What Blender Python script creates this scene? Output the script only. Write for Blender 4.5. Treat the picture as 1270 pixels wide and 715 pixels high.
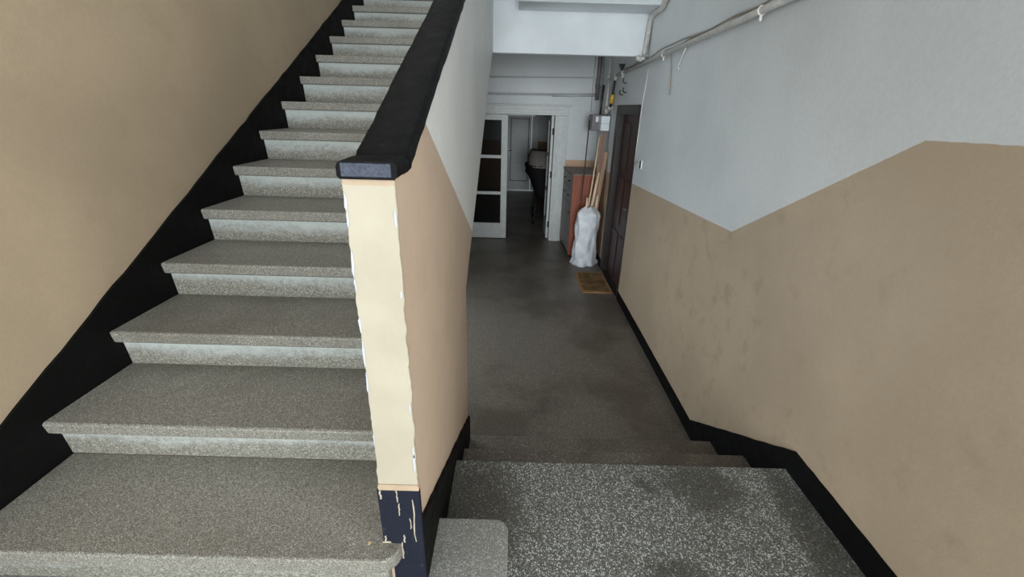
import bpy, bmesh, math, random
from mathutils import Vector, Matrix, noise as mnoise

for o in list(bpy.data.objects):
    bpy.data.objects.remove(o)
sc = bpy.context.scene
C = sc.collection
random.seed(7)

# ------------------------------------------------------------------ camera
F_PX = 542.57
PITCH, YAW, ROLL = math.radians(22.448), math.radians(0.1385), math.radians(1.5734)
EYE = Vector((0, 0, 1.485))
fw = Vector((math.sin(YAW)*math.cos(PITCH), math.cos(YAW)*math.cos(PITCH), -math.sin(PITCH)))
rt = Vector((math.cos(YAW), -math.sin(YAW), 0))
up = rt.cross(fw)
r_ = rt*math.cos(ROLL) + up*math.sin(ROLL)
u_ = -rt*math.sin(ROLL) + up*math.cos(ROLL)
cam = bpy.data.cameras.new('camera')
cam.sensor_fit = 'HORIZONTAL'
cam.sensor_width = 36.0
cam.lens = 36.0*F_PX/1270
cam.clip_start = 0.02
cam_o = bpy.data.objects.new('camera', cam)
C.objects.link(cam_o)
M = Matrix.Identity(4)
for i in range(3):
    M[i][0], M[i][1], M[i][2], M[i][3] = r_[i], u_[i], -fw[i], EYE[i]
cam_o.matrix_world = M
sc.camera = cam_o

# ------------------------------------------------------------------ light
w = bpy.data.worlds.new('world')
sc.world = w
w.use_nodes = True
bgn = w.node_tree.nodes['Background']
bgn.inputs[0].default_value = (0.80, 0.90, 1.0, 1)
bgn.inputs[1].default_value = 1.0

def area_light(name, loc, rot, sx, sy, power, col):
    l = bpy.data.lights.new(name, 'AREA')
    l.shape = 'RECTANGLE'
    l.size, l.size_y, l.energy, l.color = sx, sy, power, col
    o = bpy.data.objects.new(name, l)
    C.objects.link(o)
    o.location = loc
    o.rotation_euler = rot
    return o
# overcast daylight: glazed street door at the far end of the entrance hall behind the viewer,
# a window in each side wall of that hall, and the roof light over the stairwell
area_light('street_door_daylight', (0.3, -8.05, 1.6), (math.radians(90), 0, 0), 3.0, 2.9, 800, (0.90, 0.96, 1.0))
area_light('hall_window_daylight_right', (3.15, -1.9, 1.75), (math.radians(90), 0, math.radians(90)), 3.0, 2.3, 205, (1.0, 0.98, 0.94))
area_light('hall_window_daylight_left', (-3.15, -1.9, 1.75), (math.radians(90), 0, math.radians(-90)), 3.0, 2.3, 70, (1.0, 0.98, 0.94))
# unseen window added low under the stair flight to brighten the corridor
area_light('added_corridor_light', (-1.62, 3.65, 0.22), (math.radians(90), 0, math.radians(-90)), 1.9, 1.0, 34, (0.86, 0.94, 1.0))
area_light('roof_light', (-0.9, 2.4, 5.95), (0, 0, 0), 1.0, 5.0, 50, (0.97, 0.98, 1.0))

vs = sc.view_settings
vs.view_transform = 'Standard'
vs.look = 'None'
vs.gamma = 1.0
vs.use_curve_mapping = False
vs.exposure = 0.0

# ------------------------------------------------------------------ materials
def srgb(r, g, b):
    f = lambda c: (c/255/12.92) if c/255 <= 0.04045 else ((c/255+0.055)/1.055)**2.4
    return (f(r), f(g), f(b), 1)

class NT:
    def __init__(s, name, rough=0.6, spec=0.4):
        s.m = bpy.data.materials.new(name)
        s.m.use_nodes = True
        s.t = s.m.node_tree
        s.b = s.t.nodes['Principled BSDF']
        s.b.inputs['Roughness'].default_value = rough
        s.b.inputs['Specular IOR Level'].default_value = spec
        s.geo = None
    def n(s, t, **kw):
        o = s.t.nodes.new(t)
        for k, v in kw.items():
            setattr(o, k, v)
        return o
    def put(s, sock, v):
        if hasattr(v, 'is_output'):
            s.t.links.new(v, sock)
        else:
            sock.default_value = v
    def pos(s):
        if s.geo is None:
            s.geo = s.n('ShaderNodeNewGeometry').outputs['Position']
        return s.geo
    def obj(s):
        return s.n('ShaderNodeTexCoord').outputs['Object']
    def sep(s, v):
        x = s.n('ShaderNodeSeparateXYZ')
        s.put(x.inputs[0], v)
        return x.outputs
    def math(s, op, a, b=0.0, c=0.0, clamp=False):
        x = s.n('ShaderNodeMath', operation=op, use_clamp=clamp)
        s.put(x.inputs[0], a); s.put(x.inputs[1], b); s.put(x.inputs[2], c)
        return x.outputs[0]
    def noise(s, scale, detail=4, rough=0.55, v=None, dist=0.0):
        x = s.n('ShaderNodeTexNoise')
        s.put(x.inputs['Vector'], v if v is not None else s.pos())
        s.put(x.inputs['Scale'], scale); s.put(x.inputs['Detail'], detail); s.put(x.inputs['Roughness'], rough)
        s.put(x.inputs['Distortion'], dist)
        return x.outputs['Fac']
    def voro(s, scale, v=None):
        x = s.n('ShaderNodeTexVoronoi')
        s.put(x.inputs['Vector'], v if v is not None else s.pos())
        s.put(x.inputs['Scale'], scale)
        return x.outputs['Distance'], x.outputs['Color']
    def ramp(s, v, a, b):
        x = s.n('ShaderNodeMapRange', interpolation_type='SMOOTHSTEP')
        s.put(x.inputs[0], v); s.put(x.inputs[1], a); s.put(x.inputs[2], b)
        return x.outputs[0]
    def mix(s, f, a, b):
        x = s.n('ShaderNodeMix', data_type='RGBA')
        s.put(x.inputs[0], f); s.put(x.inputs[6], a); s.put(x.inputs[7], b)
        return x.outputs[2]
    def scale(s, v, sv):
        x = s.n('ShaderNodeVectorMath', operation='MULTIPLY')
        s.put(x.inputs[0], v); s.put(x.inputs[1], sv)
        return x.outputs[0]
    def col(s, v):
        s.put(s.b.inputs['Base Color'], v)
        return s
    def bump(s, h, strength=0.3, dist=0.002):
        x = s.n('ShaderNodeBump')
        s.put(x.inputs['Height'], h)
        x.inputs['Strength'].default_value = strength
        x.inputs['Distance'].default_value = dist
        s.t.links.new(x.outputs[0], s.b.inputs['Normal'])
        return s

def plain(name, c, rough=0.6, spec=0.4, var=0.12, nscale=12, bump=0.0, metallic=0.0):
    k = NT(name, rough, spec)
    f = k.ramp(k.noise(nscale, 5), 0.3, 0.7)
    d = (c[0]*(1-var*2), c[1]*(1-var*2), c[2]*(1-var*2), 1)
    k.col(k.mix(f, d, c))
    k.b.inputs['Metallic'].default_value = metallic
    if bump:
        k.bump(k.noise(nscale*8, 4), bump, 0.002)
    return k.m

RISE, Z0 = 0.165, 0.330
BROWN = srgb(180, 162, 138)
WHITE = srgb(208, 212, 212)

def wall_mat(name, line, brown=BROWN, white=WHITE, grime=0.5):
    """two-tone oil paint: brown dado under the line, white limewash above"""
    k = NT(name, 0.5, 0.35)
    x, y, z = k.sep(k.pos())
    n1 = k.noise(1.3, 5)
    n2 = k.noise(7, 6, 0.6)
    n3 = k.noise(60, 3)
    wob = k.math('MULTIPLY', k.math('SUBTRACT', k.noise(25, 3), 0.5), 0.006)
    lim = k.math('ADD', line(k, y), wob)
    m = k.ramp(k.math('SUBTRACT', z, lim), -0.002, 0.002)
    b2 = tuple(c*0.86 for c in brown[:3]) + (1,)
    b3 = (brown[0]*0.72, brown[1]*0.70, brown[2]*0.68, 1)
    br = k.mix(k.ramp(n1, 0.35, 0.65), b2, brown)
    smear = k.ramp(k.math('ADD', n2, k.math('MULTIPLY', n1, 0.35)), 0.70, 0.92)
    br = k.mix(k.math('MULTIPLY', smear, grime), br, b3)
    sc_ = k.noise(11, 4, 0.6, k.scale(k.pos(), (1, 2.6, 1.0)), 1.2)
    sm = k.math('MULTIPLY', k.ramp(sc_, 0.70, 0.78), k.ramp(k.noise(2.3, 2), 0.48, 0.6))
    br = k.mix(k.math('MULTIPLY', sm, grime*0.8), br, b3)
    w2 = tuple(c*0.88 for c in white[:3]) + (1,)
    wh = k.mix(k.ramp(n1, 0.3, 0.7), w2, white)
    wh = k.mix(k.math('MULTIPLY', k.ramp(n2, 0.6, 0.8), 0.12), wh, srgb(150, 150, 148))
    cc = k.mix(m, br, wh)
    # roller stipple
    cc = k.mix(k.math('MULTIPLY', k.ramp(n3, 0.35, 0.65), 0.07), cc, srgb(120, 112, 104))
    k.col(cc)
    k.bump(k.math('ADD', k.noise(140, 4), k.math('MULTIPLY', n2, 2.0)), 0.12, 0.003)
    return k.m

def line_right(k, y):
    a = k.math('MULTIPLY_ADD', y, -0.038, 0.847 + 0.038*2.503)
    b = k.math('MULTIPLY_ADD', y, -0.5455, 1.423 + 0.5455*1.447)
    c = k.math('MULTIPLY_ADD', y, -0.02, 1.423 + 0.02*1.447)
    return k.math('MINIMUM', c, k.math('MAXIMUM', a, b))
def line_mid(k, y):
    return k.math('MULTIPLY_ADD', y, -0.5, 1.435 + 0.5*1.25)
def line_left(k, y):
    return k.math('MAXIMUM', 2.7, k.math('MULTIPLY_ADD', y, 0.515, 2.3))
def line_flat(zv):
    return lambda k, y: k.math('ADD', zv, 0.0)

m_right = wall_mat('paint_right', line_right, grime=0.6)
m_mid = wall_mat('paint_mid', line_mid, brown=srgb(192, 170, 148), white=srgb(222, 223, 220), grime=0.25)
m_left = wall_mat('paint_left', line_left, brown=srgb(174, 156, 131), grime=0.25)
m_end = wall_mat('paint_end', line_flat(0.735), brown=srgb(196, 160, 128))
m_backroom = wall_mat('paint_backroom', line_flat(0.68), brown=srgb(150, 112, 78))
m_hall = wall_mat('paint_hall', line_flat(1.43))
m_white = plain('limewash', srgb(214, 219, 221), 0.7, 0.3, 0.05, 3, 0.1)
m_ceil = plain('ceiling_limewash', srgb(190, 190, 192), 0.8, 0.2, 0.05, 3, 0.1)

def black_paint(name='black_oil_paint', c=srgb(20, 19, 19), rough=0.35, wear=0.3, bstr=0.5):
    k = NT(name, rough, 0.12)
    n = k.noise(30, 6, 0.65)
    f = k.ramp(n, 0.58, 0.78)
    k.col(k.mix(k.math('MULTIPLY', f, wear), c, srgb(84, 80, 76)))
    k.put(k.b.inputs['Roughness'], k.math('MULTIPLY_ADD', k.noise(18, 5), 0.35, rough-0.1))
    k.bump(k.noise(45, 6, 0.6), bstr, 0.004)
    return k.m
m_black = black_paint(rough=0.6, c=srgb(8, 8, 8), wear=0.12)
m_rail = black_paint('black_handrail_paint', srgb(9, 9, 10), 0.55, 0.22, 0.9)
m_railend = plain('worn_blue_grey_end', srgb(66, 72, 86), 0.5, 0.3, 0.25, 160, 0.4)
m_navy = black_paint('blue_black_base_paint', srgb(27, 30, 40), 0.5, 0.6)

def cream_mat():
    k = NT('cream_plaster', 0.55, 0.35)
    n = k.noise(5, 5)
    cc = k.mix(k.ramp(n, 0.35, 0.7), srgb(158, 150, 132), srgb(166, 158, 140))
    cc = k.mix(k.ramp(k.noise(14, 5, 0.6), 0.66, 0.72), cc, srgb(164, 150, 130))
    k.col(cc)
    k.bump(k.noise(40, 5), 0.25, 0.004)
    return k.m
m_cream = cream_mat()
m_chip = plain('bare_gypsum', srgb(178, 182, 188), 0.8, 0.2, 0.06, 40)
m_peach = plain('peach_paint', srgb(168, 148, 124), 0.55, 0.3, 0.06, 20)

def terrazzo(name, base, base2, chips, scale, cover, rough=0.5, dirt=None, dirt_amt=0.0, dirt_scale=1.5, dirt_lo=0.5, dirt_hi=0.62, fine=0.3, stains=()):
    k = NT(name, rough, 0.4)
    p = k.pos()
    warp = k.n('ShaderNodeTexNoise'); k.put(warp.inputs['Vector'], p)
    warp.inputs['Scale'].default_value = scale*0.6
    add = k.n('ShaderNodeVectorMath', operation='MULTIPLY_ADD')
    k.put(add.inputs[0], warp.outputs['Color']); add.inputs[1].default_value = (0.9/scale,)*3; k.put(add.inputs[2], p)
    d, c = k.voro(scale, add.outputs[0])
    r = k.sep(c)
    big = k.noise(dirt_scale, 5, 0.6)
    mat = k.mix(k.ramp(k.noise(scale*1.8, 3), 0.35, 0.65), base, base2)
    ccol = k.mix(r[2], chips[0], chips[1])
    ds = k.ramp(big, dirt_lo, dirt_hi)
    px, py, pz = k.sep(p)
    for (sx, sy, rx, ry) in stains:
        ex = k.math('DIVIDE', k.math('SUBTRACT', px, sx), rx); ey = k.math('DIVIDE', k.math('SUBTRACT', py, sy), ry)
        e = k.math('ADD', k.math('MULTIPLY', ex, ex), k.math('MULTIPLY', ey, ey))
        e = k.math('ADD', e, k.math('MULTIPLY', k.math('SUBTRACT', k.noise(9, 5, 0.65), 0.5), 2.2))
        ds = k.math('MAXIMUM', ds, k.ramp(e, 1.5, 0.2))
    thin = k.math('MULTIPLY', k.math('SUBTRACT', 1.0, k.math('MULTIPLY', ds, dirt_amt)), cover)
    cm = k.math('MULTIPLY', k.math('LESS_THAN', d, k.math('MULTIPLY_ADD', r[1], 0.22, 0.26)), k.math('LESS_THAN', r[0], thin))
    cc = k.mix(cm, mat, ccol)
    d2, c2 = k.voro(scale*2.6)
    r2 = k.sep(c2)
    cc = k.mix(k.math('MULTIPLY', k.math('LESS_THAN', r2[0], 0.3), fine), cc, chips[0])
    cc = k.mix(k.math('MULTIPLY', k.math('GREATER_THAN', r2[0], 0.75), fine), cc, srgb(40, 38, 34))
    if dirt:
        cc = k.mix(k.math('MULTIPLY', ds, dirt_amt*0.6), cc, dirt)
    k.col(cc)
    k.put(k.b.inputs['Roughness'], k.math('MULTIPLY_ADD', k.noise(3, 4), 0.25, rough-0.12))
    k.bump(k.noise(scale*1.2, 3), 0.15, 0.001)
    return k.m
STAINS = ((-0.13, 1.27, 0.20, 0.30), (0.84, 1.42, 0.16, 0.13), (1.20, 0.95, 0.10, 0.6), (0.62, 1.04, 0.12, 0.05))   # trodden-in grime patches (x, y, half-sizes)
m_landing = terrazzo('landing_terrazzo', srgb(68, 67, 61), srgb(92, 91, 84), (srgb(212, 216, 212), srgb(150, 154, 148)), 135, 0.70,
                     0.5, srgb(52, 49, 42), 0.8, 2.2, 0.56, 0.70, 0.25, STAINS)
m_corr = terrazzo('corridor_terrazzo', srgb(88, 82, 73), srgb(118, 111, 101), (srgb(164, 156, 144), srgb(124, 116, 105)), 110, 0.45,
                  0.40, srgb(62, 52, 42), 0.75, 1.4, 0.44, 0.62, 0.3)
m_step = terrazzo('stair_terrazzo', srgb(98, 96, 87), srgb(124, 121, 111), (srgb(184, 182, 172), srgb(146, 142, 130)), 230, 0.4,
                  0.5, srgb(84, 77, 66), 0.5, 1.6, 0.45, 0.65, 0.5)
m_plinth = terrazzo('plinth_terrazzo', srgb(104, 103, 98), srgb(128, 128, 122), (srgb(182, 184, 180), srgb(150, 152, 146)), 200, 0.5,
                    0.5, srgb(84, 79, 70), 0.4, 3.0, 0.5, 0.65, 0.3)
def riser_mat():
    """cast risers: worn, shoe-scuffed speckle low down, a painted light gradient brightening the top"""
    k = NT('riser_cement', 0.55, 0.35)
    d, c = k.voro(240)
    r = k.sep(c)
    x, y, z = k.sep(k.pos())
    base = k.mix(k.ramp(k.noise(200, 3), 0.35, 0.65), srgb(104, 102, 92), srgb(136, 134, 124))
    base = k.mix(k.math('MULTIPLY', k.math('LESS_THAN', r[0], 0.25), 0.6), base, srgb(84, 80, 70))
    base = k.mix(k.math('MULTIPLY', k.math('GREATER_THAN', r[0], 0.85), 0.6), base, srgb(172, 170, 160))
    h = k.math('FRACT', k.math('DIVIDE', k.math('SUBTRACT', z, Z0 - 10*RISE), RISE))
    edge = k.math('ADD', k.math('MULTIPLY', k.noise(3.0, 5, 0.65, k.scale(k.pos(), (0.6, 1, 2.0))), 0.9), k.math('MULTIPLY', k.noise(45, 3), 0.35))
    bright_grad = k.ramp(k.math('SUBTRACT', k.math('ADD', h, 0.30), edge), -0.12, 0.42)
    cc = k.mix(k.math('MULTIPLY', bright_grad, 0.9), base, srgb(176, 182, 178))  # top-to-bottom brightness falloff painted into the colour, its edge broken by noise
    k.col(cc)
    k.bump(k.noise(120, 3), 0.15, 0.001)
    return k.m
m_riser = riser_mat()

m_doorwood = plain('dark_brown_door_varnish', srgb(66, 46, 42), 0.45, 0.4, 0.15, 9)
m_doorframe = plain('dark_brown_frame_varnish', srgb(48, 38, 38), 0.45, 0.4, 0.15, 9)
m_doorwhite = plain('worn_white_gloss_paint', srgb(196, 199, 196), 0.4, 0.4, 0.06, 14)
m_pipe = plain('painted_pipe', srgb(190, 188, 182), 0.45, 0.4, 0.12, 25)
m_pipegrey = plain('grey_painted_pipe', srgb(186, 187, 190), 0.5, 0.4, 0.06, 25)
m_cable = plain('dusty_beige_cable', srgb(150, 142, 126), 0.6, 0.3, 0.15, 40)
m_cablew = plain('white_cable', srgb(216, 214, 206), 0.5, 0.4, 0.05, 40)
m_pipeblack = plain('black_steel_pipe', srgb(36, 33, 30), 0.5, 0.5, 0.15, 30)
m_yellow = plain('yellow_gas_sleeve', srgb(226, 172, 42), 0.45, 0.4, 0.06, 30)
m_plastic = plain('white_enamel', srgb(220, 226, 228), 0.4, 0.5, 0.04, 20)
m_metergrey = plain('grey_meter_casing', srgb(120, 114, 116), 0.5, 0.4, 0.08, 20)
m_blackpl = plain('black_plastic', srgb(22, 22, 23), 0.45, 0.4, 0.1, 20)
m_steel = plain('dull_steel', srgb(150, 150, 148), 0.4, 0.5, 0.1, 30, 0, 0.8)

def wood(name, a, b, rough=0.5, stretch=(30, 30, 2)):
    k = NT(name, rough, 0.35)
    f = k.noise(1.0, 5, 0.6, k.scale(k.obj(), stretch), 0.6)
    k.col(k.mix(k.ramp(f, 0.35, 0.65), a, b))
    return k.m
m_cabside = wood('reddish_veneer', srgb(128, 70, 52), srgb(148, 84, 62))
m_cabfront = wood('grey_brown_veneer', srgb(126, 123, 121), srgb(146, 143, 141))
m_cabtop = wood('cabinet_top_veneer', srgb(122, 104, 92), srgb(140, 120, 106), 0.5, (3, 20, 20))
m_stick = wood('pale_stick_wood', srgb(214, 190, 158), srgb(232, 212, 184))
m_stickbrown = wood('brown_stick_wood', srgb(140, 108, 84), srgb(164, 130, 104))
m_stickred = wood('red_brown_lath', srgb(122, 92, 78), srgb(142, 110, 94))
m_rod = plain('dark_rod', srgb(62, 44, 40), 0.5, 0.4, 0.1, 20)

def bag_mat():
    k = NT('white_polythene', 0.35, 0.5)
    k.col(k.mix(k.ramp(k.noise(9, 5), 0.35, 0.7), srgb(214, 219, 224), srgb(236, 240, 243)))
    k.b.inputs['Subsurface Weight'].default_value = 0.15
    k.b.inputs['Subsurface Radius'].default_value = (0.02, 0.02, 0.02)
    k.bump(k.noise(20, 5, 0.6, None, 1.5), 0.9, 0.015)
    return k.m
m_bag = bag_mat()
def coir_mat(name, a, b):
    k = NT(name, 0.95, 0.1)
    f = k.noise(120, 4, 0.7)
    g = k.noise(9, 4)
    k.col(k.mix(k.ramp(k.math('MULTIPLY_ADD', g, 0.6, k.math('MULTIPLY', f, 0.5)), 0.4, 0.7), a, b))
    k.bump(f, 0.8, 0.006)
    return k.m
m_mat = coir_mat('coir_pile', srgb(104, 82, 56), srgb(150, 120, 84))
m_matedge = coir_mat('coir_border', srgb(150, 112, 76), srgb(176, 136, 98))
m_pramgrey = plain('grey_pram_fabric', srgb(122, 114, 110), 0.9, 0.2, 0.1, 20)
m_pramblack = plain('black_pram_fabric', srgb(24, 23, 25), 0.8, 0.2, 0.1, 20)
m_leaf = plain('dry_tan_flake', srgb(196, 168, 128), 0.8, 0.2, 0.1, 60)
def glass_mat():
    k = NT('dusty_glass', 0.08, 0.5)
    k.col(srgb(40, 40, 40))
    k.b.inputs['Transmission Weight'].default_value = 0.0
    tr = k.n('ShaderNodeBsdfTransparent')
    tr.inputs[0].default_value = (0.5, 0.51, 0.51, 1)
    mx = k.n('ShaderNodeMixShader')
    k.put(mx.inputs[0], k.math('MULTIPLY_ADD', k.noise(6, 4), 0.1, 0.18))
    out = k.t.nodes['Material Output']
    k.t.links.new(tr.outputs[0], mx.inputs[1])
    k.t.links.new(k.b.outputs[0], mx.inputs[2])
    k.t.links.new(mx.outputs[0], out.inputs[0])
    return k.m
m_glass = glass_mat()

# ------------------------------------------------------------------ mesh helpers
class MB:
    def __init__(s):
        s.bm = bmesh.new()
    def box(s, x0, x1, y0, y1, z0, z1, bevel=0.0, seg=2):
        vs = [s.bm.verts.new((x, y, z)) for x in (x0, x1) for y in (y0, y1) for z in (z0, z1)]
        fs = [s.bm.faces.new([vs[i] for i in q]) for q in
              ((0, 1, 3, 2), (4, 6, 7, 5), (0, 4, 5, 1), (2, 3, 7, 6), (0, 2, 6, 4), (1, 5, 7, 3))]
        if bevel:
            es = list({e for f in fs for e in f.edges})
            bmesh.ops.bevel(s.bm, geom=es, offset=bevel, segments=seg, profile=0.5, affect='EDGES')
        return s
    def prism(s, pts, axis, a, b, bevel=0.0, seg=2):
        """polygon in the plane normal to axis, extruded from a to b"""
        def P(u, v, t):
            return (t, u, v) if axis == 'x' else ((u, t, v) if axis == 'y' else (u, v, t))
        va = [s.bm.verts.new(P(u, v, a)) for u, v in pts]
        vb = [s.bm.verts.new(P(u, v, b)) for u, v in pts]
        fs = [s.bm.faces.new(va), s.bm.faces.new(vb[::-1])]
        n = len(pts)
        for i in range(n):
            j = (i+1) % n
            fs.append(s.bm.faces.new((va[j], va[i], vb[i], vb[j])))
        bmesh.ops.recalc_face_normals(s.bm, faces=fs)
        if bevel:
            es = list({e for f in fs for e in f.edges})
            bmesh.ops.bevel(s.bm, geom=es, offset=bevel, segments=seg, profile=0.5, affect='EDGES')
        return s
    def tube(s, pts, r, n=8, r2=None):
        pts = [Vector(p) for p in pts]
        rings = []
        up0 = Vector((0.3, 0.2, 1)).normalized()
        for i, p in enumerate(pts):
            a = pts[max(i-1, 0)]; b = pts[min(i+1, len(pts)-1)]
            t = (b-a).normalized()
            u = t.cross(up0)
            if u.length < 0.05:
                u = t.cross(Vector((1, 0, 0)))
            u.normalize()
            v = t.cross(u)
            rr = r if r2 is None else r + (r2-r)*i/(len(pts)-1)
            rings.append([s.bm.verts.new(p + (u*math.cos(k*2*math.pi/n) + v*math.sin(k*2*math.pi/n))*rr) for k in range(n)])
        fs = []
        for A, B in zip(rings, rings[1:]):
            for k in range(n):
                fs.append(s.bm.faces.new((A[k], A[(k+1) % n], B[(k+1) % n], B[k])))
        fs.append(s.bm.faces.new(rings[0][::-1])); fs.append(s.bm.faces.new(rings[-1]))
        bmesh.ops.recalc_face_normals(s.bm, faces=fs)
        for f in fs[:-2]:
            f.smooth = True
        return s
    def grid(s, rows, closed=False, smooth=True):
        vr = [[s.bm.verts.new(p) for p in row] for row in rows]
        fs = []
        for A, B in zip(vr, vr[1:]):
            n = len(A)
            for k in range(n if closed else n-1):
                fs.append(s.bm.faces.new((A[k], A[(k+1) % n], B[(k+1) % n], B[k])))
        if smooth:
            for f in fs:
                f.smooth = True
        return vr
    def build(s, name, mat, parent=None, shift=None):
        me = bpy.data.meshes.new(name)
        bmesh.ops.recalc_face_normals(s.bm, faces=s.bm.faces[:])
        s.bm.to_mesh(me)
        s.bm.free()
        me.materials.append(mat)
        o = bpy.data.objects.new(name, me)
        C.objects.link(o)
        if parent is not None:
            o.parent = parent
            o.matrix_parent_inverse = Matrix.Translation(-parent.location)
        return o

def tag(o, label, cat=None, group=None, kind=None):
    o['label'] = label
    if cat:
        o['category'] = cat
    if group:
        o['group'] = group
    if kind:
        o['kind'] = kind
    return o
def thing(name, label, cat, loc=(0, 0, 0), group=None, kind=None):
    o = bpy.data.objects.new(name, None)
    o.empty_display_size = 0.1
    C.objects.link(o)
    o.location = loc
    return tag(o, label, cat, group, kind)
def struct(o, label, cat):
    return tag(o, label, cat, None, 'structure')

def wobble(p, q, n, amp):
    """points from p to q (q left out) with a small hand-painted waver"""
    out = []
    for i in range(n):
        t = i/n
        j = amp*(random.random()-0.5)*2 if i else 0
        out.append((p[0]+(q[0]-p[0])*t, p[1]+(q[1]-p[1])*t + j))
    return out

# ------------------------------------------------------------------ key dimensions (metres, landing floor at z = 0)
XL, XR = -1.530, 1.280           # left stair wall, right wall
XPL, XP = -0.334, -0.238         # two faces of the low stair wall
YF = 0.885                       # its front end
ZF = -0.607                      # corridor floor
RISE, T, Y0, Z0, OV = 0.165, 0.3205, 0.8167, 0.330, 0.038
E0, E1, E2, R2 = 1.539, 1.835, 2.1706, 0.2025
YB = -7.9
YH = 0.30                        # where the hall narrows to the stair passage
#                       # entrance wall behind the viewer
YE = 7.28                        # far wall of the corridor
YW = 2.14                        # end of the wall under the stair
YBEAM = 4.85
SK = 0.012                       # skirting thickness
nz = lambda y: Z0 + (y-Y0)*RISE/T
sof = lambda y: 1.966 - (4.716-y)*0.53

# ------------------------------------------------------------------ floors
b = MB().prism([(-3.1, YB), (3.1, YB), (3.1, YH), (XR, YH), (XR, E0), (XP, E0), (XP, 0.9), (XL, 0.9), (XL, YH), (-3.1, YH)], 'z', -0.06, 0.0, 0.004)
b.box(XP, XR, E0-0.06, E0-0.025, -R2, -0.058)
struct(b.build('floor', m_landing), 'speckled white-chip terrazzo landing in the foreground', 'floor')
b = MB().prism([(XL, YW), (XP, YW), (XP, E1), (XR, E1), (XR, 12.3), (XL, 12.3)], 'z', ZF-0.06, ZF)
struct(b.build('floor_corridor', m_corr), 'dark worn terrazzo floor of the lower corridor', 'floor')

es = thing('corridor_steps', 'short run of dark terrazzo steps dropping from the landing to the corridor', 'steps', (0.5, E1, ZF))
for (y0, y1, z) in ((E0-0.02, E1, -R2), (E1-0.02, E2, -2*R2)):
    b = MB().box(XP+0.001, XR-SK, y0, y1, z-0.05, z, 0.006)
    s = b.build('tread', m_corr, es)
    b = MB().box(XP+0.001, XR-SK, y1-0.06, y1-0.025, z-R2+0.0005 if z < -0.3 else z-R2+0.0005, z-0.05)
    b.build('riser', m_corr, s)

# ------------------------------------------------------------------ main stair
st = thing('staircase', 'grey terrazzo staircase climbing along the brown left wall', 'staircase', (-0.93, 0.5, 0))
SX0, SX1 = XL+SK, XPL
def arc(cx, cy, r, a0, a1, n=6):
    return [(cx+r*math.cos(math.radians(a0+(a1-a0)*i/n)), cy+r*math.sin(math.radians(a0+(a1-a0)*i/n))) for i in range(n+1)]
# lowest step wraps round the foot of the stair wall and ends in a rounded plinth
y_n = Y0 - T
out = [(SX0, y_n)] + arc(0.012-0.06, y_n+0.06, 0.06, -90, 0) + arc(0.012-0.045, 1.10-0.045, 0.045, 0, 90) + [(XP, 1.10), (XP, YF+0.03), (SX0, YF+0.03)]
b = MB().prism(out, 'z', 0.0, 0.165, 0.006)
tag(b.build('step', m_plinth, st), 'lowest step with rounded plinth end beside the wall foot')
def tread_profile(yn, z, y1):
    """nosing with softened edges and a slightly undercut front"""
    return [(yn+0.008, z), (yn+0.002, z-0.003), (yn, z-0.008), (yn+0.006, z-0.044), (yn+0.012, z-0.050), (y1, z-0.050), (y1, z)]
NSTEP = 16
for i in range(0, NSTEP+1):
    yn, z = Y0 + i*T, Z0 + i*RISE
    y1 = yn + T + OV + 0.012
    if i == 0:
        pts = [(SX0, yn)] + arc(-0.292-0.055, yn+0.055, 0.055, -90, 0, 8) + [(-0.292, YF-0.002), (SX1-0.001, YF-0.002), (SX1-0.001, y1), (SX0, y1)]
        s = MB().prism(pts, 'z', z-0.050, z, 0.006).build('step', m_step, st)
    else:
        s = MB().prism(tread_profile(yn, z, y1), 'x', SX0, SX1-0.001).build('step', m_step, st)
    xr = SX1-0.001 if i else -0.335
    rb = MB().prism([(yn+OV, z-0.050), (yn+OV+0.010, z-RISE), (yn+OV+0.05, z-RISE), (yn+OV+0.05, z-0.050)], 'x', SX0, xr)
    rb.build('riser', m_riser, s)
# upper half-landing at the head of the flight
yt = Y0 + (NSTEP+1)*T
zt = Z0 + NSTEP*RISE
b = MB().box(XL, XPL, yt+0.05, YE, zt-0.2, zt)
struct(b.build('floor_upper', m_step), 'terrazzo half-landing at the head of the stair', 'floor')
# sloping concrete slab under the flight
b = MB().prism([(YW, sof(YW)), (YW, sof(YW)+0.14), (5.9, sof(5.9)+0.14), (5.9, sof(5.9))], 'x', XL+0.002, XPL-0.002)
tag(b.build('soffit', m_ceil, st), 'sloping white underside of the flight')

# ------------------------------------------------------------------ walls
b = MB()
b.box(XL-0.2, XL, YH, 2.70, -0.7, 6.0); b.box(XL-0.2, XL, 4.60, YE, -0.7, 6.0)
b.box(XL-0.2, XL, 2.70, 4.60, -0.7, -0.28); b.box(XL-0.2, XL, 2.70, 4.60, 0.72, 6.0)
struct(b.build('wall_left', m_left), 'tall brown painted wall beside the staircase', 'wall')

b = MB()
b.box(XR, XR+0.25, YH, 4.83, -0.7, 3.2)
b.box(XR, XR+0.25, 4.83, 5.93, 1.545, 3.2)
b.box(XR, XR+0.25, 5.93, YE+0.15, -0.7, 3.2)
struct(b.build('wall_right', m_right), 'right wall with zigzag brown dado under white paint', 'wall')

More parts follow.
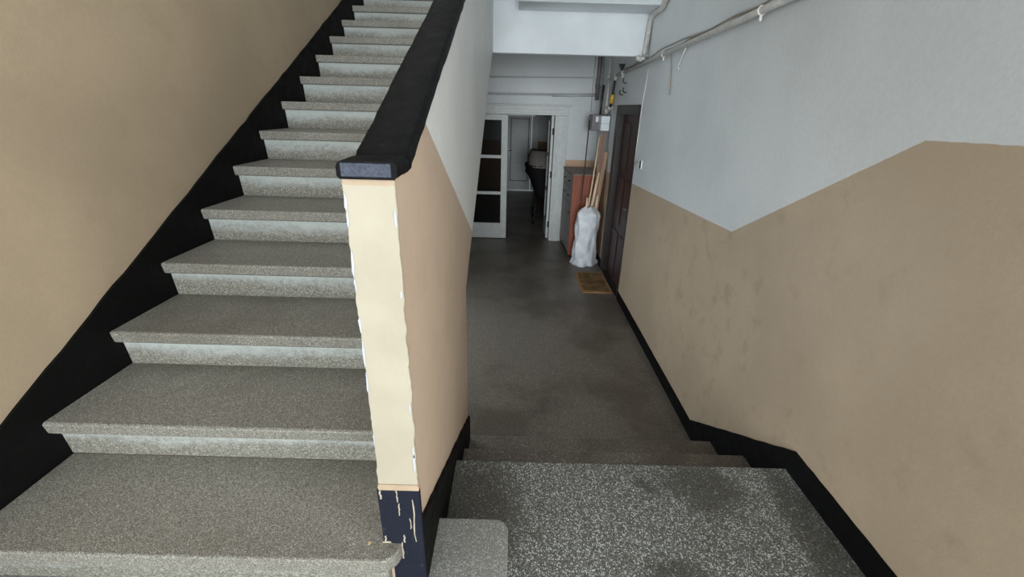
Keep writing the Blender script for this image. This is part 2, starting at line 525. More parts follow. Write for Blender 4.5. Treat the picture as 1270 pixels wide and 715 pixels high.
# low stair wall (parapet and spandrel): its top follows the hand rail, its far edge the stair soffit
capb = lambda y: 1.357 + 0.45*max(0, y-1.0)
pts = [(YF, 0.0), (E0, 0.0), (YW, ZF), (YW, sof(YW))]
pts += [(y, sof(y)) for y in (3.0, 4.0, YBEAM)]
pts += [(YBEAM+0.25, sof(YBEAM)), (YBEAM+0.25, 3.2), (YBEAM, capb(YBEAM)-0.01), (1.0, 1.352), (YF, 1.348)]
pts[0:1] = [(YF, 0.0)]
mid = MB().prism(pts, 'x', XPL, XP).build('wall_middle', m_mid)
struct(mid, 'low stair wall, brown below and white above, between stair and corridor', 'wall')
wn = thing('window_3', 'added, unseen low window frame under the stair flight', 'window', (XL, 3.65, -0.28), kind='structure')  # unseen opening, added so extra light reaches the corridor
for y in (2.70, 3.62, 4.54):
    MB().box(XL-0.08, XL-0.03, y, y+0.06, -0.28, 0.72).build('mullion', m_doorwhite, wn)  # mullion of the added, unseen window
# closing wall under the stair
b = MB().box(XL, XPL-0.001, YW-0.1, YW, ZF, sof(YW))
struct(b.build('wall_understair', m_end), 'wall closing the space under the stair', 'wall')

# cream plaster end of the low wall, edges ragged
def ragged_strip(x0, x1, z0, z1, n, amp, seed):
    rnd = random.Random(seed)
    L, Rr = [], []
    jl = jr = 0
    for i in range(n+1):
        z = z0 + (z1-z0)*i/n
        jl = 0.6*jl + amp*(rnd.random()-0.5); jr = 0.6*jr + amp*(rnd.random()-0.5)
        L.append((x0+jl, z)); Rr.append((x1+jr, z))
    return L + Rr[::-1]
b = MB().prism(ragged_strip(XPL-0.006, XP+0.003, 0.548, 1.350, 70, 0.0035, 3), 'y', YF-0.008, YF+0.004, 0.0015, 1)
tag(b.build('plaster_end', m_cream, mid), 'cream plastered end face')
b = MB().prism(ragged_strip(XPL-0.009, XP+0.004, 0.530, 0.549, 6, 0.004, 5), 'y', YF-0.012, YF+0.004, 0.0015, 1)
tag(b.build('plaster_lip', m_peach, mid), 'thin peach plaster lip above the dark base')
b = MB().prism(ragged_strip(XPL-0.004, XP+0.001, 1.336, 1.349, 14, 0.004, 9), 'y', YF-0.0095, YF+0.002)
tag(b.build('paint_band', m_peach, mid), 'peach band under the handrail')
rnd = random.Random(11)
for i, (xe, z, h, wd) in enumerate(((0, 1.30, 0.03, 0.008), (0, 1.262, 0.03, 0.006), (0, 1.17, 0.05, 0.007), (0, 1.12, 0.03, 0.005), (0, 1.02, 0.05, 0.007),
                                    (0, 0.95, 0.05, 0.008), (0, 0.86, 0.05, 0.006), (0, 0.70, 0.03, 0.004), (1, 1.27, 0.03, 0.006), (1, 1.10, 0.02, 0.005),
                                    (1, 0.80, 0.03, 0.005), (1, 0.66, 0.03, 0.006), (1, 0.62, 0.05, 0.006))):
    x = (XPL-0.005) if xe == 0 else (XP+0.001)
    n = 7
    pts = []
    for k in range(n):
        a = 2*math.pi*k/n
        pts.append((x + wd*0.42*math.cos(a)*(0.5+0.9*rnd.random()) + (0.002 if xe == 0 else -0.002), z + h*0.6*math.sin(a)*(0.5+0.9*rnd.random())))
    MB().prism(pts, 'y', YF-0.0100, YF-0.006).build('plaster_chip', m_chip, mid)

# dark painted foot of the low wall: front block and skirting along the landing and steps
b = MB().prism([(XPL-0.010, 0.332), (XPL-0.012, 0.531), (XP+0.006, 0.531), (XP+0.010, 0.165), (XPL+0.012, 0.165), (XPL+0.012, 0.332)], 'y', YF-0.012, YF+0.006, 0.003)
foot = b.build('base_block', m_navy, mid)
tag(foot, 'blue-black painted foot of the end face')
for (x, z0, z1, wd) in ((-0.337, 0.50, 0.53, 0.005), (-0.292, 0.49, 0.53, 0.004), (-0.290, 0.44, 0.485, 0.003), (-0.262, 0.39, 0.43, 0.003),
                        (-0.251, 0.34, 0.50, 0.004), (-0.282, 0.335, 0.365, 0.004), (-0.290, 0.27, 0.335, 0.004), (-0.336, 0.335, 0.36, 0.004)):
    nseg = 6
    cx = [x + rnd.uniform(-0.0018, 0.0018) for _ in range(nseg+1)]
    ww = [wd*rnd.uniform(0.25, 0.6) for _ in range(nseg+1)]
    zs = [z1 + (z0-z1)*q/nseg for q in range(nseg+1)]
    MB().prism([(cx[q]-ww[q], zs[q]) for q in range(nseg+1)] + [(cx[q]+ww[q], zs[q]) for q in range(nseg, -1, -1)], 'y', YF-0.0135, YF-0.011).build('paint_drip', m_cream, foot)
MB().prism([(-0.346, 0.3325), (-0.322, 0.3325), (-0.322, 0.3375), (-0.335, 0.339), (-0.346, 0.336)], 'y', YF-0.0140, YF-0.011).build('paint_drip', m_cream, foot)
MB().prism([(-0.322, 0.166), (-0.230, 0.166), (-0.230, 0.172), (-0.27, 0.176), (-0.322, 0.173)], 'y', YF-0.0140, YF-0.011).build('paint_drip', m_chip, foot)
top = wobble((YF, 0.418), (1.53, 0.085), 14, 0.004) + wobble((1.53, 0.085), (YW, -0.235), 12, 0.004) + [(YW, -0.235)]
pts = top + [(YW, -2*R2), (E1, -2*R2), (E1, -R2), (E0, -R2), (E0, 0.0), (1.10, 0.0), (1.10, 0.166), (YF, 0.166)]
b = MB().prism(pts, 'x', XP, XP+SK)
b.build('skirting', m_black, mid)

# black skirtings
top = wobble((YH, 0.105), (1.523, 0.113), 30, 0.002) + wobble((1.523, 0.113), (2.499, -0.507), 14, 0.003) + wobble((2.499, -0.507), (4.83, -0.507), 14, 0.002) + [(4.83, -0.507)]
pts = top + [(4.83, ZF), (E2, ZF), (E2, -2*R2), (E1, -2*R2), (E1, -R2), (E0, -R2), (E0, 0.0), (YH, 0.0)]
bb = MB().prism(pts, 'x', XR-SK, XR).build('baseboard_right', m_black)
struct(bb, 'black painted skirting stepping down along the right wall', 'skirting')
b = MB().box(XR-SK, XR, 5.93, YE, ZF, -0.507)
struct(b.build('baseboard_far_right', m_black), 'black skirting between the brown door and the far wall', 'skirting')
top = wobble((YH, 0.115), (0.38, 0.115), 3, 0.002) + wobble((0.38, 0.215), (6.2, nz(6.2)+0.112), 90, 0.004) + [(6.2, nz(6.2)+0.112)]
pts = top + [(6.2, nz(6.2)-0.3), (1.2, nz(1.2)-0.35), (0.5, 0.0), (YH, 0.0)]
bl = MB().prism(pts, 'x', XL, XL+SK).build('baseboard_left', m_black)
struct(bl, 'black painted stair skirting rising along the left wall', 'skirting')
MB().prism([(1.165, 0.484), (1.172, 0.482), (1.166, 0.468), (1.161, 0.470)], 'x', XL+SK-0.001, XL+SK+0.001).build('paint_fleck', m_chip, bl)

# hand rail cap
def capline(y):
    return capb(y)
rail = thing('handrail', 'wide black painted handrail capping the low stair wall', 'handrail', (XPL, YF, 1.35))
CX0, CX1 = XPL-0.012, XP+0.010
prof = []
y = 0.862
ys = [0.862, 0.90, 0.95, 0.985] + [1.0+0.06*i for i in range(0, 65)]
def thick(y):
    return 0.036 if y < 0.99 else 0.044
rows = []
rnd = random.Random(2)
def capsec(y, zb, th):
    c = 0.011
    x0, x1 = CX0 + rnd.uniform(-.0015, .0015), CX1 + rnd.uniform(-.0015, .0015)
    zt = zb + th
    pr = [(x0+c*.5, zb), (x1-c*.5, zb), (x1, zb+c*.5), (x1, zt-c), (x1-c*.35, zt-c*.3), (x1-c, zt), (x0+c, zt), (x0+c*.35, zt-c*.3), (x0, zt-c), (x0, zb+c*.5)]
    return [(px, y, pz + rnd.uniform(-.0012, .0012)) for px, pz in pr]
def zbot(y):
    return 1.349 + 0.45*max(0.0, y-0.985)
for y in [0.866, 0.872, 0.89, 0.91, 0.93, 0.95, 0.97, 0.984, 0.992, 1.01] + [1.04+0.04*i for i in range(96)]:
    rows.append(capsec(y, zbot(y), 0.034 if y < 0.988 else 0.041))
b = MB()
vr = b.grid(rows, closed=True)
b.bm.faces.new(vr[0]); b.bm.faces.new(vr[-1][::-1])
o = b.build('rail_cap', m_rail, rail)
b = MB().box(CX0+0.010, CX1-0.010, 0.8645, 0.868, 1.353, 1.379, 0.001, 1)
tag(b.build('end_face', m_railend, rail), 'blue-grey worn front end of the rail')

# ------------------------------------------------------------------ beam and ceilings
b = MB().box(XP, XR, YBEAM, YBEAM+0.10, 1.980, 3.2)
bm_o = b.build('trim_beam', m_white)
struct(bm_o, 'white downstand beam across the corridor', 'beam')
b = MB().prism([(YBEAM, 2.338), (4.45, 2.338), (3.55, 3.2), (YBEAM, 3.2)], 'x', 0.002, XR)
struct(b.build('trim_box', m_white), 'white sloping bulkhead jutting from the upper face of the beam', 'bulkhead')
b = MB().box(XPL, XR, YH, 4.45, 3.2, 3.3)
struct(b.build('ceiling', m_ceil), 'white ceiling over the landing', 'ceiling')
b = MB().box(XPL, XR, YBEAM+0.10, 12.3, 2.5, 2.6); b.box(XL, XPL, 5.95, 12.3, 2.5, 2.6)
struct(b.build('ceiling_corridor', m_ceil), 'white ceiling of the far corridor', 'ceiling')
b = MB().box(XL-0.2, XPL, YH-0.1, YE, 6.0, 6.1)
struct(b.build('ceiling_stairwell', m_ceil), 'white ceiling high over the stairwell', 'ceiling')
b = MB().box(XPL, XPL+0.1, YH, YE, 3.3, 6.0)
struct(b.build('wall_stairwell', m_white), 'white upper wall of the stairwell', 'wall')
b = MB().box(XL, XPL, YE, YE+0.15, 2.6, 6.0)
struct(b.build('wall_stair_head', m_white), 'white wall at the head of the stair', 'wall')
# wide entrance hall behind the viewer
HX0, HX1 = -3.1, 3.1
b = MB()
b.box(HX0, HX1, YB-0.2, YB, 3.1, 3.6); b.box(HX0, -1.25, YB-0.2, YB, -0.06, 3.1); b.box(1.85, HX1, YB-0.2, YB, -0.06, 3.1)
struct(b.build('wall_back', m_white), 'end wall of the entrance hall with the street door opening', 'wall')
d4 = thing('door_4', 'glazed street door frame at the far end of the hall behind the viewer', 'door', (0.3, YB-0.1, 0), kind='structure')
for x in (-1.25, 0.27, 1.79):
    MB().box(x, x+0.06, YB-0.14, YB-0.06, 0.0, 3.1).build('mullion', m_doorframe, d4)
for k, (xa, xb, nm) in enumerate(((HX0-0.15, HX0, 'left'), (HX1, HX1+0.15, 'right'))):
    b = MB()
    b.box(xa, xb, YB-0.2, -3.4, -0.06, 3.6); b.box(xa, xb, -0.4, YH, -0.06, 3.6)
    b.box(xa, xb, -3.4, -0.4, -0.06, 0.6); b.box(xa, xb, -3.4, -0.4, 2.9, 3.6)
    struct(b.build('wall_hall_'+nm, m_white), nm+' wall of the entrance hall behind the viewer, with a window', 'wall')
    wn = thing('window_%d' % (k+1), nm+' hall window frame behind the viewer', 'window', (xa, -1.9, 0.6), kind='structure')
    for y in (-3.4, -1.93, -0.46):
        MB().box(xa+0.05, xb-0.05, y, y+0.06, 0.6, 2.9).build('mullion', m_doorwhite, wn)
b = MB().box(HX0, XL-0.2, YH, YH+0.15, -0.06, 3.6)
b.box(XR+0.25, HX1, YH, YH+0.15, -0.06, 3.6)
struct(b.build('wall_hall_front', m_white), 'hall walls either side of the stair passage', 'wall')
b = MB().box(HX0-0.15, HX1+0.15, YB-0.2, YH, 3.6, 3.7)
struct(b.build('ceiling_hall', m_ceil), 'white ceiling of the entrance hall', 'ceiling')
b = MB().box(XL-0.2, XR+0.25, YH-0.1, YH, 3.7, 6.0)
struct(b.build('wall_over_hall', m_white), 'white wall over the hall opening', 'wall')
b = MB().box(XPL, XR+0.25, YH-0.1, YH, 3.2, 3.7)
b.build('downstand', m_white, bpy.data.objects['wall_over_hall'])

# ------------------------------------------------------------------ brown flat door on the right
d1 = thing('door_1', 'dark brown wooden flat door in the right wall', 'door', (XR, 5.38, ZF), kind='structure')
DZ = 1.545
b = MB().box(XR-0.015, XR+0.16, 5.80, 5.93, ZF, DZ, 0.004); b.build('jamb', m_doorframe, d1)
b = MB().box(XR-0.004, XR+0.16, 4.83, 4.90, ZF, DZ, 0.004); b.build('jamb', m_doorframe, d1)
b = MB().box(XR-0.012, XR+0.16, 4.90, 5.80, DZ-0.10, DZ, 0.004); b.build('lintel', m_doorframe, d1)
leaf = MB().box(XR+0.060, XR+0.105, 4.90, 5.80, ZF+0.01, DZ-0.10).build('leaf', m_doorwood, d1)
for (z0, z1) in ((ZF+0.12, 0.05), (0.15, 0.72), (0.82, DZ-0.2)):
    for (y0, y1) in ((4.98, 5.30), (5.40, 5.72)):
        MB().box(XR+0.048, XR+0.062, y0, y1, z0, z1, 0.008).build('panel', m_doorwood, leaf)
MB().box(XR-0.012, XR+0.16, 4.90, 5.80, ZF, ZF+0.02).build('threshold', m_doorframe, d1)
h = MB().box(XR+0.045, XR+0.061, 4.945, 4.975, 0.32, 0.50, 0.004)
h.tube([(XR+0.05, 4.96, 0.44), (XR+0.0, 4.96, 0.44), (XR+0.0, 5.07, 0.44)], 0.008)
h.build('handle', m_steel, leaf)

# ------------------------------------------------------------------ far wall with the white double door
OX0, OX1, OZ = -0.86, 0.665, 1.42
b = MB()
b.box(XL, OX0, YE, YE+0.15, ZF, 2.5); b.box(OX1, XR, YE, YE+0.15, ZF, 2.5); b.box(OX0, OX1, YE, YE+0.15, OZ, 2.5)
struct(b.build('wall_end', m_end), 'white far wall of the corridor with a brown dado', 'wall')
d2 = thing('door_2', 'white glazed double door at the corridor end, right leaf open', 'door', (-0.1, YE, ZF), kind='structure')
for (x0, x1) in ((OX1-0.05, OX1+0.15), (OX0-0.15, OX0+0.05)):
    b = MB().box(x0, x1, YE-0.022, YE+0.0, ZF, OZ-0.031, 0.003)
    b.box(x0+0.03, x1-0.03, YE-0.034, YE-0.02, ZF, OZ-0.031, 0.004)
    b.box(x0+0.06, x1-0.06, YE-0.042, YE-0.03, ZF, OZ-0.031, 0.004)
    b.box(max(x0, OX0) if x0 < 0 else OX1-0.05, OX0+0.05 if x0 < 0 else OX1, YE, YE+0.15, ZF, OZ-0.031)
    b.build('jamb', m_doorwhite, d2)
b = MB().box(OX0-0.15, OX1+0.15, YE-0.022, YE, OZ-0.03, OZ+0.09, 0.003)
b.box(OX0, OX1, YE, YE+0.15, OZ-0.03, OZ)
b.box(OX0-0.10, OX1+0.10, YE-0.034, YE-0.02, OZ+0.0, OZ+0.05, 0.004)
b.build('lintel', m_doorwhite, d2)
b = MB().box(OX0-0.16, OX1+0.20, YE-0.045, YE, OZ+0.09, OZ+0.112, 0.004)
b.build('cornice', m_doorwhite, d2)
def glazed_leaf(local, name_parent, lab):
    """leaf 0.70 wide along +u from the hinge, built through local(u, d, z) -> box"""
    W0, W1, ZB, ZT = 0.0, 0.695, ZF+0.012, OZ-0.035
    b = MB()
    for (u0, u1, z0, z1) in ((0, 0.1, ZB, ZT), (0.595, 0.695, ZB, ZT), (0.1, 0.595, ZT-0.085, ZT), (0.1, 0.595, ZB, -0.335),
                             (0.1, 0.595, 0.145, 0.195), (0.1, 0.595, 0.725, 0.775)):
        b.box(*local(u0, u1, 0.0, 0.04), z0, z1, 0.003, 1)
    lf = b.build('leaf', m_doorwhite, name_parent)
    tag(lf, lab)
    for (z0, z1) in ((-0.335, 0.145), (0.195, 0.725), (0.775, ZT-0.085)):
        MB().box(*local(0.1, 0.595, 0.018, 0.022), z0, z1).build('pane', m_glass, lf)
    return lf
glazed_leaf(lambda u0, u1, a, c: (OX0+0.05+u0, OX0+0.05+u1, YE+0.02+a, YE+0.02+c), d2, 'closed left leaf with three dark panes')
glazed_leaf(lambda u0, u1, a, c: (OX1-0.085-c+0.03, OX1-0.085-a+0.03, YE+0.10+u0, YE+0.10+u1), d2, 'right leaf swung open into the back room')
for z in (-0.35, 0.48, 1.15):
    MB().tube([(OX1-0.062, YE+0.088, z-0.05), (OX1-0.062, YE+0.088, z+0.05)], 0.012, 8).build('hinge', m_pipeblack, d2)

# ------------------------------------------------------------------ back room
YR = 12.1
b = MB()
b.box(XL-0.1, -0.27, YR, YR+0.15, ZF, 2.5); b.box(0.60, 2.0, YR, YR+0.15, ZF, 2.5); b.box(-0.27, 0.60, YR, YR+0.15, 1.36, 2.5)
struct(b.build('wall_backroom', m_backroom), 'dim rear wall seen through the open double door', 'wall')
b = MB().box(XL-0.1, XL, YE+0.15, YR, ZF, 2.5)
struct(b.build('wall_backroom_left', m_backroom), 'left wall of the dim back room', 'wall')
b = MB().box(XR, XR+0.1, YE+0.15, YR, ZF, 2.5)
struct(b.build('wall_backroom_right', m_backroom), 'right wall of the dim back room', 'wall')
d3 = thing('door_3', 'white panelled door at the back of the dim room', 'door', (0.15, YR, ZF), kind='structure')
b = MB().box(-0.27, -0.20, YR-0.02, YR+0.1, ZF, 1.36, 0.004); b.build('jamb', m_doorwhite, d3)
b = MB().box(0.52, 0.60, YR-0.02, YR+0.1, ZF, 1.36, 0.004); b.build('jamb', m_doorwhite, d3)
b = MB().box(-0.20, 0.52, YR-0.02, YR+0.1, 1.31, 1.36, 0.004); b.build('lintel', m_doorwhite, d3)
lf = MB().box(-0.195, 0.43, YR+0.02, YR+0.06, ZF+0.02, 1.305).build('leaf', m_doorwhite, d3)
MB().box(-0.09, 0.34, YR+0.008, YR+0.022, -0.33, 1.21, 0.006).build('panel', m_doorwhite, lf)
b = MB()
for (x0, x1, z0, z1) in ((-0.115, -0.098, -0.355, 1.235), (0.348, 0.365, -0.355, 1.235), (-0.098, 0.348, 1.218, 1.235), (-0.098, 0.348, -0.355, -0.338)):
    b.box(x0, x1, YR+0.006, YR+0.022, z0, z1)
b.build('moulding', m_doorframe, lf)
lf2 = MB().box(0.435, 0.52, YR+0.02, YR+0.06, ZF+0.02, 1.305).build('leaf', m_doorwhite, d3)
hb = MB().box(-0.165, -0.135, YR-0.002, YR+0.02, 0.28, 0.50, 0.003)
hb.tube([(-0.15, YR, 0.44), (-0.15, YR-0.05, 0.44), (-0.06, YR-0.05, 0.44)], 0.010)
hb.build('handle', m_steel, lf)

# ------------------------------------------------------------------ pipes and cables
def zpipe(y):
    return 1.885 + (6.1-y)*0.0262
lp = thing('wall_pipe', 'long painted pipe running high along the right wall', 'pipe', (XR-0.03, 6.1, 1.88))
PX = XR-0.034
MB().tube([(PX, 6.10, zpipe(6.1)), (PX, YH+0.02, zpipe(YH))], 0.019, 12).build('tube', m_pipe, lp)
for y in (5.72, 4.2, 2.62, 0.9):
    z = zpipe(y)
    b = MB().tube([(PX+0.021*math.cos(a), y, z+0.021*math.sin(a)) for a in [math.radians(q) for q in range(0, 361, 30)]], 0.005, 6)
    b.tube([(PX, y, z-0.02), (PX, y, z-0.05)], 0.008, 8)
    b.tube([(PX, y, z), (XR, y, z)], 0.006, 6)
    b.build('clamp', m_cablew, lp)
b = MB().tube([(PX, 5.78, zpipe(5.78)), (PX, 5.66, zpipe(5.66))], 0.025, 10)
b.build('coupling', m_pipe, lp)
# dusty cables riding on the pipe
for k, (amp, dz, dx, lab) in enumerate(((0.022, 0.030, 0.0, 'upper dusty cable looping above the wall pipe'), (0.008, 0.021, 0.014, 'lower dusty cable lying along the wall pipe'))):
    pts = []
    for i in range(0, 68):
        y = 5.6 - i*0.075
        bulge = amp*max(0, math.sin(y*3.3+0.7+k)) + 0.005*math.sin(y*9+k)
        pts.append((PX+dx, y, zpipe(y)+dz+bulge))
    o = MB().tube(pts, 0.0055, 6).build('cable', m_cable)
    tag(o, lab, 'cable', 'cables on the wall pipe')

o = MB().tube([(1.175, 4.82, 1.985), (1.180, 4.82, 1.962), (1.205, 4.82, 1.952), (1.232, 4.82, 1.965), (1.242, 4.822, 2.0), (1.250, 4.822, 2.15), (1.255, 4.822, 2.27),
               (1.258, 4.80, 2.305), (1.254, 4.70, 2.318), (1.254, 4.46, 2.322), (1.252, 4.36, 2.38), (1.252, 3.50, 3.19)], 0.025, 10).build('white_conduit', m_pipe)
tag(o, 'thick white painted conduit bending down the right end of the beam', 'conduit')

ep = MB().tube([(XL, YE-0.018, 1.885), (1.13, YE-0.018, 1.925), (1.17, YE-0.018, 1.915), (1.185, YE-0.018, 1.875), (1.185, YE-0.018, 1.84), (1.26, YE-0.04, 1.84)], 0.009, 8).build('end_conduit', m_pipegrey)
tag(ep, 'thin upper conduit with an elbow high on the far wall', 'conduit')
ep = MB().tube([(XL, YE-0.02, 1.655), (1.22, YE-0.02, 1.69)], 0.015, 10)
ep.tube([(0.55, YE-0.02, 1.672), (1.20, YE-0.02, 1.69)], 0.021, 10)
tag(ep.build('end_pipe', m_pipegrey), 'thicker lower pipe crossing the far wall over the door', 'pipe')
o = MB().tube([(1.225, YE-0.035, 1.62), (1.225, YE-0.035, 2.5)], 0.032, 12)
o.tube([(1.225, YE-0.035, 1.78), (1.225, YE-0.035, 1.83)], 0.040, 12)
tag(o.build('riser_pipe', m_metergrey), 'dark grey vertical pipe in the far right corner', 'pipe')
o = MB().tube([(1.155, YE-0.010, 1.45), (1.155, YE-0.010, 2.5)], 0.008, 8).build('corner_conduit', m_pipegrey)
tag(o, 'slim vertical conduit beside the far corner pipe', 'conduit')

gp = thing('gas_pipe', 'black gas pipe with yellow sleeve dropping to the meter', 'pipe', (1.24, 6.12, 1.4))
MB().tube([(PX, 6.10, 1.885), (1.245, 6.13, 1.84), (1.24, 6.15, 1.70), (1.24, 6.20, 1.56), (1.235, 6.25, 1.50)], 0.017, 10).build('tube', m_pipeblack, gp)
MB().tube([(1.24, 6.157, 1.675), (1.24, 6.195, 1.570)], 0.022, 12).build('sleeve', m_yellow, gp)
b = MB().tube([(PX, 6.06, 1.887), (PX, 6.14, 1.884)], 0.024, 10)
b.tube([(PX, 6.10, 1.885), (PX, 6.11, 1.835)], 0.022, 10)
b.build('elbow', m_pipe, gp)
b = MB().tube([(1.205, 6.235, 1.512), (1.255, 6.235, 1.512)], 0.024, 10)
b.tube([(1.255, 6.22, 1.515), (1.27, 6.22, 1.515)], 0.034, 10)
b.build('valve', m_pipe, gp)
gp2 = thing('white_gas_pipe', 'white vertical gas pipe dropping beside the yellow sleeve', 'pipe', (1.22, 6.5, 1.42))
MB().tube([(1.235, 6.50, 1.90), (1.228, 6.42, 1.7), (1.215, 6.36, 1.43)], 0.019, 10).build('tube', m_pipe, gp2)
MB().tube([(1.235, 6.50, 1.88), (1.24, 6.53, 2.2), (1.24, 6.55, 2.5)], 0.012, 8).build('tube', m_pipegrey, gp2)
for a, c in (((1.235, 6.50, 1.86), (1.235, 6.50, 1.92)), ((1.216, 6.365, 1.45), (1.22, 6.37, 1.52))):
    MB().tube([a, c], 0.027, 10).build('union', m_pipe, gp2)
o = MB().tube([(1.20, 6.62, 1.80), (1.175, 6.56, 1.42)], 0.016, 8).build('feed_pipe', m_pipeblack)
tag(o, 'short dark pipe entering the grey meter from above', 'pipe')
gm = thing('gas_meter', 'grey gas meter with a white front box on the right wall', 'meter', (1.2, 6.5, 1.2))
MB().box(1.055, 1.265, 6.47, 6.75, 1.215, 1.425, 0.008).build('casing', m_metergrey, gm)
wb = MB().box(1.150, 1.268, 6.29, 6.465, 1.225, 1.412, 0.006).build('cover', m_plastic, gm)
MB().box(1.149, 1.269, 6.286, 6.292, 1.315, 1.318).build('seam', m_metergrey, wb)
MB().box(1.105, 1.145, 6.462, 6.472, 1.33, 1.40, 0.002).build('dial', m_plastic, gm)
for (x, y, z, wh) in ((XR, 5.62, 1.78, 'topmost of the three'), (XR, 5.75, 1.66, 'lower one nearer the gas pipe'), (XR, 5.58, 1.68, 'lower one nearer the viewer')):
    b = MB().tube([(x, y, z), (x-0.03, y-0.01, z), (x-0.045, y, z+0.02), (x-0.03, y+0.03, z+0.05)], 0.006, 6)
    tag(b.build('wall_hook', m_pipeblack), 'bent black wire hook over the brown door, '+wh, 'hook', 'wire hooks over the brown door')
o = MB().prism([(1.205, 1.995), (1.278, 1.995), (1.255, 1.90)], 'y', 5.80, 5.83).build('wall_bracket', m_blackpl)
tag(o, 'small black triangular bracket on the wall above the gas pipe', 'bracket')
o = MB().tube([(XR-0.006, 4.74, 1.865), (XR-0.006, 4.76, 1.70), (XR-0.006, 4.80, 1.55), (XR-0.006, 4.805, 1.2), (XR-0.006, 4.80, 0.99), (XR-0.006, 4.62, 0.985)], 0.005, 6).build('door_cable', m_cablew)
tag(o, 'thin white cable running down beside the brown door frame', 'cable')
o = MB().tube([(XR-0.02, 4.05, 1.92), (XR-0.012, 4.02, 1.80), (XR-0.010, 3.99, 1.70), (XR-0.016, 3.955, 1.615)], 0.0045, 6).build('hanging_wire', m_cable)
tag(o, 'loose beige wire end hanging straight from the wall pipe', 'wire')
o = MB().tube([(XR-0.02, 3.72, 1.93), (XR-0.015, 3.78, 1.89), (XR-0.012, 3.84, 1.84), (XR-0.012, 3.85, 1.81), (XR-0.016, 3.82, 1.80)], 0.005, 6).build('hanging_wire', m_cablew)
tag(o, 'short white wire end curling from the wall pipe', 'wire')
sw = thing('light_switch', 'broken white light switch beside the brown door', 'switch', (XR, 4.57, 0.98))
MB().box(XR-0.012, XR, 4.53, 4.63, 0.945, 1.030, 0.003).build('plate', m_plastic, sw)
MB().box(XR-0.020, XR-0.011, 4.535, 4.565, 0.950, 1.025, 0.002).build('rocker', m_blackpl, sw)
MB().tube([(XR-0.012, 4.62, 1.0), (XR-0.03, 4.66, 1.01), (XR-0.02, 4.70, 0.97)], 0.004, 6).build('wire', m_cable, sw)

# ------------------------------------------------------------------ cabinet
CXa, CXb, CYa, CYb, CZa, CZb = 0.852, 1.262, 6.40, 7.25, ZF, 0.632
cb = thing('cabinet', 'tall reddish-brown cabinet with grey front by the far wall', 'cabinet', ((CXa+CXb)/2, 6.8, ZF))
MB().box(CXa+0.02, CXb, CYa+0.01, CYb-0.01, CZa, CZa+0.045).build('plinth', m_blackpl, cb)
MB().box(CXa, CXb, CYa, CYa+0.02, CZa+0.03, CZb-0.022, 0.002, 1).build('side_panel', m_cabside, cb)
MB().box(CXa, CXb, CYb-0.02, CYb, CZa+0.045, CZb-0.022, 0.002, 1).build('side_panel', m_cabside, cb)
MB().box(CXa+0.02, CXb, CYa+0.02, CYb-0.02, CZa+0.045, CZb-0.022).build('body', m_cabfront, cb)
MB().box(CXa-0.012, CXb, CYa-0.004, CYb+0.004, CZb-0.022, CZb, 0.004).build('top', m_cabtop, cb)
zz = CZb-0.03
for nm, hgt in (('drawer', 0.20), ('drawer', 0.22), ('door', 0.71)):
    dr = MB().box(CXa, CXa+0.02, CYa+0.023, CYb-0.023, zz-hgt+0.006, zz, 0.003, 1).build(nm, m_cabfront, cb)
    zh = zz-hgt/2 if nm == 'drawer' else zz-0.12
    for y in ((6.64, 7.02) if nm == 'drawer' else (6.50,)):
        h = MB().tube([(CXa+0.002, y-0.045, zh), (CXa-0.022, y-0.04, zh), (CXa-0.022, y+0.04, zh), (CXa+0.002, y+0.045, zh)], 0.005, 6)
        h.build('handle', m_blackpl, dr)
    zz -= hgt
# it stands slightly askew, its far end away from the wall
cb.rotation_euler.z = math.radians(3.0)
cb.location.x -= 0.026

# ------------------------------------------------------------------ doormat
dm = thing('doormat', 'brown coir doormat in front of the brown door', 'mat', (1.06, 5.34, ZF))
MX0, MX1, MY0, MY1 = 0.872, 1.255, 4.975, 5.70
b = MB().box(MX0+0.035, MX1-0.03, MY0+0.035, MY1-0.03, ZF+0.001, ZF+0.016, 0.004)
b.build('pile', m_mat, dm)
b = MB()
b.box(MX0, MX1, MY0, MY0+0.034, ZF+0.001, ZF+0.014, 0.003); b.box(MX0, MX1, MY1-0.029, MY1, ZF+0.001, ZF+0.014, 0.003)
b.box(MX0, MX0+0.034, MY0+0.034, MY1-0.029, ZF+0.001, ZF+0.014, 0.003); b.box(MX1-0.029, MX1, MY0+0.034, MY1-0.029, ZF+0.001, ZF+0.014, 0.003)
b.build('border', m_matedge, dm)

# ------------------------------------------------------------------ bag of sticks
rnd = random.Random(21)
BX, BY = 1.045, 6.10
rows = []
NZ, NA = 34, 56
for i in range(NZ+1):
    t = i/NZ
    z = ZF + 0.004 + t*0.835
    if t < 0.1: r = 0.185 - 0.25*t
    else: r = 0.160 + 0.008*math.sin(t*9)
    if t > 0.86: r *= max(0.30, math.cos((t-0.86)/0.14*1.28))
    row = []
    for k in range(NA):
        a = 2*math.pi*k/NA
        f = 1 + 0.16*(mnoise.noise(Vector((math.cos(a)*2.2, math.sin(a)*2.2, t*4+a*0.0)))) + 0.07*math.sin(5*a + 9*t) * (0.4+0.6*t) + 0.05*mnoise.noise(Vector((math.cos(a)*6, math.sin(a)*6, t*12)))
        if t < 0.06: f *= 1 + 0.18*max(0, math.sin(3*a+0.6))
        lean = 0.015*t
        row.append((BX + lean + r*f*math.cos(a), BY + r*0.85*f*math.sin(a), z + 0.012*math.sin(4*a)*t))
    rows.append(row)
b = MB()
vr = b.grid(rows, closed=True)
b.bm.faces.new(vr[0][::-1])
bag = b.build('plastic_bag', m_bag)
tag(bag, 'white plastic bag full of sticks standing by the brown door', 'bag')

